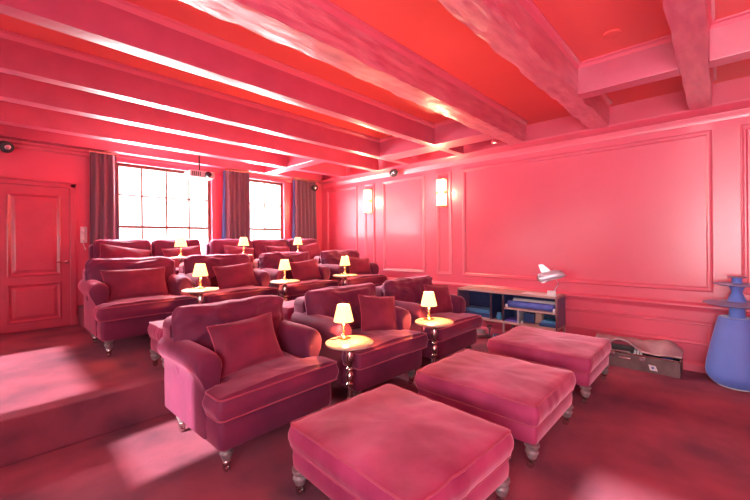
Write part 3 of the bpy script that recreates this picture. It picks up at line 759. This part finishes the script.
# lower right bays
item('book', MB().box(SX + 0.03, SX + 0.24, 2.065, 2.235, ZB, ZB + 0.03), 'item_violet', 'violet book lying flat in the small lower shelf bay', 'book')
item('gadget_box', MB().box(SX + 0.12, SX + 0.27, 1.87, 2.01, ZB, ZB + 0.13), 'item_navy', 'dark navy box standing in the lower right shelf bay', 'box')
item('gadget_box', MB().box(SX + 0.16, SX + 0.26, 1.78, 1.865, ZB, ZB + 0.155), 'item_tan', 'small tan box in the lower right shelf bay', 'box')
item('equipment_case', MB().box(SX + 0.04, SX + 0.29, 1.56, 1.77, ZB, ZB + 0.04), 'item_navy', 'dark flat case at the bottom of the lower right shelf bay', 'case')
item('equipment_case', MB().box(SX + 0.06, SX + 0.29, 1.57, 1.75, ZB + 0.041, ZB + 0.075), 'item_teal', 'blue thin case lying on a dark case in the lower right bay', 'case')
m = MB(); m.lathe([(0.016, 0), (0.018, 0.02), (0.008, 0.035)], 12, (SX + 0.04, 2.0, ZB)); item('white_cup', m, 'white', 'tiny white object in front of the navy box', 'ornament', bevel=0)
# on the floor below the shelf
m = MB(); m.lathe([(0.05, 0), (0.10, 0.005), (0.13, 0.05), (0.10, 0.09), (0.04, 0.105), (0.01, 0.11)], 24, (5.19, 2.72, 0)); item('silver_bowl', m, 'model_silver', 'silver domed bowl on the floor below the shelf', 'bowl', bevel=0)
m = MB()
pts = [(5.16 + 0.10 * math.cos(i * 0.35) * (1 - i * 0.004), 2.37 + 0.085 * math.sin(i * 0.35), 0.012 + i * 0.0012) for i in range(70)]
m.tube(pts, 0.008, 6); item('coiled_cable', m, 'item_teal', 'coil of blue cable on the floor below the shelf', 'cable', bevel=0)
item('game_console', MB().box(5.10, 5.32, 1.82, 2.16, 0, 0.07), 'item_navy', 'dark flat box on the floor below the right shelf bays', 'box', bevel=0.01)
m = MB(); m.lathe([(0.04, 0), (0.045, 0.01), (0.012, 0.03), (0.012, 0.14), (0.035, 0.16), (0.035, 0.20), (0.012, 0.21)], 16, (5.16, 2.53, 0)); item('small_stand', m, 'silver', 'small silver stand on the floor below the shelf', 'stand', bevel=0)
# on top of the shelf
item('magazine', MB().box(5.05, 5.24, 1.80, 2.0, Z1, Z1 + 0.008), 'paper', 'pale magazine lying on top of the media shelf', 'magazine', bevel=0.001)
item('magazine', MB().box(5.04, 5.26, 1.545, 1.79, Z1, Z1 + 0.006), 'white', 'white card on the shelf top under the spaceship stand', 'magazine', bevel=0.001)

# model spaceplane on its stand
def shuttle(loc, yaw, pitch):
    t = thing('model_spaceplane', loc, 'silver model spaceplane on a stand on top of the media shelf', 'model')
    MB().box(-0.05, 0.05, -0.035, 0.035, 0, 0.055).build('stand_base', 'white', t, bevel=0.004)
    MB().tube([(0.035, 0, 0.05), (0.05, 0, 0.09), (0.085, 0, 0.14), (0.06, 0, 0.20)], 0.006, 8).build('stand_rod', 'model_silver', t)
    mt = Matrix.Translation((0.0, 0, 0.25)) @ Matrix.Rotation(pitch, 4, 'Y') @ Matrix.Diagonal((0.95, 1.2, 1.2, 1))
    b = MB(); rs = []
    for x, r, zc in ((-0.165, 0.045, 0), (-0.16, 0.058, 0), (-0.10, 0.062, 0), (0.0, 0.062, 0), (0.07, 0.06, 0), (0.115, 0.053, -0.004), (0.15, 0.038, -0.012), (0.172, 0.018, -0.018), (0.18, 0.004, -0.021)):
        rs.append([(x, r * math.cos(a) * 0.95, zc + r * math.sin(a) * (1.0 if math.sin(a) > 0 else 0.75)) for a in [2 * PI * i / 20 for i in range(20)]])
    b.rings(rs).xf(mt); b.build('fuselage', 'model_silver', t)
    for s in (-1, 1):
        w = MB(); o = [(0.08, 0.035), (-0.02, 0.065), (-0.09, 0.15), (-0.14, 0.155), (-0.15, 0.03)]
        w.rings([[(x, s * y, -0.036) for x, y in o], [(x, s * y, -0.024) for x, y in o]]).xf(mt); w.build('wing', 'model_silver', t, smooth=False)
        e = MB(); e.lathe([(0.012, 0), (0.02, 0.02), (0.02, 0.08), (0.006, 0.10)], 14).xf(mt @ Matrix.Translation((-0.165, s * 0.035, 0.035)) @ Matrix.Rotation(PI / 2, 4, 'Y')); e.build('engine_pod', 'model_silver', t)
    f = MB(); o = [(0.02, 0.055), (-0.06, 0.15), (-0.115, 0.155), (-0.11, 0.055)]
    f.rings([[(x, -0.006, z) for x, z in o], [(x, 0.006, z) for x, z in o]]).xf(mt); f.build('tail_fin', 'model_silver', t, smooth=False)
    c = MB()
    for s in (-1, 1): c.box(0.115, 0.14, s * 0.012 - 0.008, s * 0.012 + 0.008, 0.012, 0.034)
    c.xf(mt); c.build('cockpit_windows', 'lens', t)
    n_ = MB()
    for y, z in ((0.018, -0.012), (-0.018, -0.012), (0, 0.018)):
        q = MB(); q.lathe([(0.008, 0), (0.014, 0.025), (0.012, 0.025), (0.006, 0.003)], 14).xf(Matrix.Translation((-0.163, y, z)) @ Matrix.Rotation(-PI / 2, 4, 'Y')); n_.add(q.v, q.f)
    n_.xf(mt); n_.build('nozzles', 'nickel', t)
    t.rotation_euler = (0, 0, yaw)
shuttle((5.13, 1.63, Z1 + 0.006), math.radians(-70), math.radians(-16))

# ------------------------------------------------------------------ old suitcase, lid ajar against the wall
t = thing('suitcase', (0, 0, 0), 'old brown open suitcase on the carpet against the right wall', 'suitcase')
a, b_, c, d = 5.03, 5.39, 0.31, 1.12
m = MB()
m.box(a, a + 0.012, c, d, 0, 0.175).box(b_ - 0.012, b_, c, d, 0, 0.175).box(a + 0.012, b_ - 0.012, c, c + 0.012, 0, 0.175).box(a + 0.012, b_ - 0.012, d - 0.012, d, 0, 0.175).box(a + 0.012, b_ - 0.012, c + 0.012, d - 0.012, 0, 0.012)
m.build('suitcase_body', 'suitcase', t, smooth=False, bevel=0.005)
MB().box(a + 0.013, b_ - 0.013, c + 0.013, d - 0.013, 0.013, 0.11).build('lining', 'suit_lining', t, smooth=False)
MB().box(a - 0.004, a + 0.014, c - 0.003, d, 0.163, 0.18).box(a + 0.014, b_, c - 0.003, c + 0.012, 0.163, 0.18).build('metal_rim', 'nickel', t, smooth=False, bevel=0.002)
for y in (c + 0.02, d - 0.06): MB().box(a - 0.006, a, y, y + 0.04, 0.0, 0.16).build('leather_corner', 'suitcase', t, bevel=0.003)
m = MB(); m.tube([(a - 0.005, 0.86, 0.12), (a - 0.03, 0.85, 0.125), (a - 0.035, 0.80, 0.125), (a - 0.03, 0.75, 0.125), (a - 0.005, 0.74, 0.12)], 0.009, 8).build('handle', 'silver', t)
for y in (0.64, 0.93): MB().box(a - 0.012, a, y - 0.03, y + 0.03, 0.115, 0.165).build('clasp', 'silver', t, bevel=0.004)
m = MB(); rs = []
for x in (a - 0.003, a - 0.001): rs.append([(x, 0.57 - 0.0, 0.03), (x, 0.50, 0.03), (x, 0.52, 0.085), (x, 0.585, 0.09)])
m.rings(rs); m.build('sticker', 'paper', t, smooth=False)
m = MB(); m.lathe([(0.013, 0), (0.013, 0.002)], 16).xf(Matrix.Translation((a - 0.003, 0.545, 0.06)) @ Matrix.Rotation(-PI / 2, 4, 'Y')); m.build('sticker_mark', 'item_blue', t)
# slumped lid: a soft curved sheet with thickness leaning on the wall
m = MB(); NU, NV = 30, 8; rs = []
def lid(u, v):
    # v = 0 at the hinge along the wall, 1 at the loose front edge; u = 0 nearest the loudspeaker
    y = c - 0.01 + (d - c + 0.02) * u
    edge = 0.006 + 0.125 * math.exp(-((u - 0.66) / 0.17) ** 2) + 0.02 * math.exp(-((u - 0.1) / 0.12) ** 2)
    ridge = (0.10 if u > 0.14 else 0.10 * math.sin(PI / 2 * (0.15 + 0.85 * u / 0.14))) + 0.02 * math.sin(u * 7) + 0.02 * math.exp(-((u - 0.15) / 0.12) ** 2)
    x = b_ + 0.005 - (b_ - a - 0.02) * v
    z = 0.187 + ridge * math.sin(PI * min(1, v * 0.95 + 0.12)) * (1 - v ** 3) + edge * v ** 1.5
    return Vector((x, y, z + 0.012 * nz((x * 3, y * 3, 0), 4, 3)))
for i in range(NU + 1):
    u = i / NU
    rs.append([lid(u, j / NV) for j in range(NV + 1)] + [lid(u, j / NV) + Vector((0.002, 0, 0.016)) for j in range(NV, -1, -1)])
m.rings(rs); m.build('lid', 'suit_lid', t)
# what lies in the suitcase
for i, (y, r, l) in enumerate(((0.66, 0.012, 0.11), (0.69, 0.012, 0.12), (0.72, 0.012, 0.11))):
    m = MB(); m.lathe([(0.004, 0), (r, 0.004), (r, l - 0.02), (0.004, l)], 12).xf(Matrix.Translation((a + 0.055, y, 0.115)) @ Matrix.Rotation(math.radians(35), 4, 'Y'))
    item('white_tube', m, 'white', 'white tube sticking up in the open suitcase', 'tube', 'white tubes in the suitcase', 0)
item('paper_sheaf', MB().box(a + 0.02, a + 0.12, 0.77, 0.97, 0.111, 0.168), 'paper', 'pale papers in the suitcase under the raised lid', 'papers', bevel=0.004)
item('paper_sheaf', MB().box(a + 0.02, a + 0.12, 0.38, 0.47, 0.111, 0.174), 'item_blue', 'blue folder in the right end of the open suitcase', 'papers', bevel=0.004)

# ------------------------------------------------------------------ tall black cone loudspeaker, its blue reflections painted in
t = thing('cone_loudspeaker', (5.17, -0.125, 0), 'large black cone loudspeaker, blue reflections in its colour, with stacked discs by the right wall', 'loudspeaker')
MB().lathe([(0.02, 0), (0.16, 0), (0.165, 0.012), (0.16, 0.02), (0.02, 0.02)], 40).build('floor_plate', 'white', t)
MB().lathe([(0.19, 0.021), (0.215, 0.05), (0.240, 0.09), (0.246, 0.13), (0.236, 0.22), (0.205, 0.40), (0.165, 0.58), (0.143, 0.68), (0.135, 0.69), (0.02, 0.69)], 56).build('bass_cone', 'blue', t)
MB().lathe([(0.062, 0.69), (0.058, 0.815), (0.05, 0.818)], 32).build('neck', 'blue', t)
MB().lathe([(0.05, 0.80), (0.15, 0.802), (0.23, 0.812), (0.262, 0.825), (0.24, 0.836), (0.15, 0.85), (0.05, 0.854)], 56).build('lower_disc', 'blue_lit_gloss', t)
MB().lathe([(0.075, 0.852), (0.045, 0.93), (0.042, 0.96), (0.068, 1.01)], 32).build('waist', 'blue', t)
MB().lathe([(0.05, 1.005), (0.13, 1.010), (0.178, 1.022), (0.17, 1.032), (0.10, 1.038), (0.04, 1.04)], 48).build('upper_disc', 'blue_lit_gloss', t)
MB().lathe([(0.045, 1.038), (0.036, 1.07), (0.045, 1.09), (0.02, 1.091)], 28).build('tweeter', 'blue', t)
MB().lathe([(0.04, 1.089), (0.07, 1.092), (0.075, 1.097), (0.06, 1.103), (0.01, 1.106)], 32).build('cap_disc', 'blue_lit_gloss', t)

# ------------------------------------------------------------------ light
w = bpy.data.worlds.new('World'); S.world = w; w.use_nodes = True
bg = w.node_tree.nodes['Background']; bg.inputs[0].default_value = (0.93, 0.97, 1.0, 1); bg.inputs[1].default_value = 2.4
def area(name, loc, rot, sx, sy, e, col):
    l = bpy.data.lights.new(name, 'AREA'); l.shape = 'RECTANGLE'; l.size = sx; l.size_y = sy; l.energy = e; l.color = col
    o = bpy.data.objects.new(name, l); C.objects.link(o); o.location = loc; o.rotation_euler = rot
    return o
day = (0.95, 0.97, 1.0); sky = (0.62, 0.72, 1.0)
# outside the back windows: light panels added out of view above and below, plain sky seen between
area('sky_fill_panel', (2.9, YB + 1.7, 4.2), (math.radians(-55), 0, 0), 5.5, 2.4, 2400, day)
area('low_fill_panel', (1.6, YB + 1.9, 0.55), (math.radians(-125), 0, 0), 9.0, 2.4, 2000, (1.0, 0.97, 0.93))  # added uplight to whiten the beam undersides, no street known
area('left_window_fill', (X0 - 0.35, -1.1, 1.75), (0, -PI / 2, 0), 2.0, 3.0, 45, day)  # fill lamp added outside the unseen left opening
area('left_up_fill', (X0 - 1.9, -1.1, -0.1), (math.radians(0), math.radians(-125), 0), 2.2, 4.5, 400, (1.0, 0.97, 0.95))  # added fill tilted up at ceiling and trimmers, no yard known
for nm, (u0, u1, w0, w1) in (('portal_wide', W1), ('portal_narrow', W2)):
    o = area(nm, ((u0 + u1) / 2, YB + 0.28, (w0 + w1) / 2), (-PI / 2, 0, 0), u1 - u0, w1 - w0, 0, day); o.data.cycles.is_portal = True
sl = bpy.data.lights.new('sun', 'SUN'); sl.energy = 6.0; sl.angle = math.radians(2.0); sl.color = (1.0, 0.93, 0.88)
so = bpy.data.objects.new('sun', sl); C.objects.link(so)
so.rotation_euler = Vector((1.0, 0.03, -0.6)).to_track_quat('-Z', 'Y').to_euler()

# ------------------------------------------------------------------ camera
f, th, cy, roll = 363.4, 0.81223, 240.5, -0.00924
r0 = Vector((math.cos(th), -math.sin(th), 0)); r1 = Vector((0, 0, -1)); fw = Vector((math.sin(th), math.cos(th), 0))
c_, s_ = math.cos(roll), math.sin(roll)
right = r0 * c_ - r1 * s_; down = r0 * s_ + r1 * c_
cam = bpy.data.cameras.new('camera'); co = bpy.data.objects.new('camera', cam); C.objects.link(co)
cam.sensor_width = 36; cam.lens = 36 * f / 750; cam.shift_y = (cy - 250) / 750; cam.clip_start = 0.02
mw = Matrix.Identity(4)
for i in range(3): mw[i][0] = right[i]; mw[i][1] = -down[i]; mw[i][2] = -fw[i]
mw.translation = (0, 0, 1.5); co.matrix_world = mw
S.camera = co
S.view_settings.view_transform = 'Standard'; S.view_settings.look = 'None'; S.view_settings.gamma = 1.0
S.view_settings.use_curve_mapping = False; S.view_settings.exposure = 1.52
S.cycles.max_bounces = 10; S.cycles.diffuse_bounces = 6; S.cycles.glossy_bounces = 4; S.cycles.transparent_max_bounces = 8
S.cycles.sample_clamp_indirect = 6.0; S.cycles.use_denoising = True
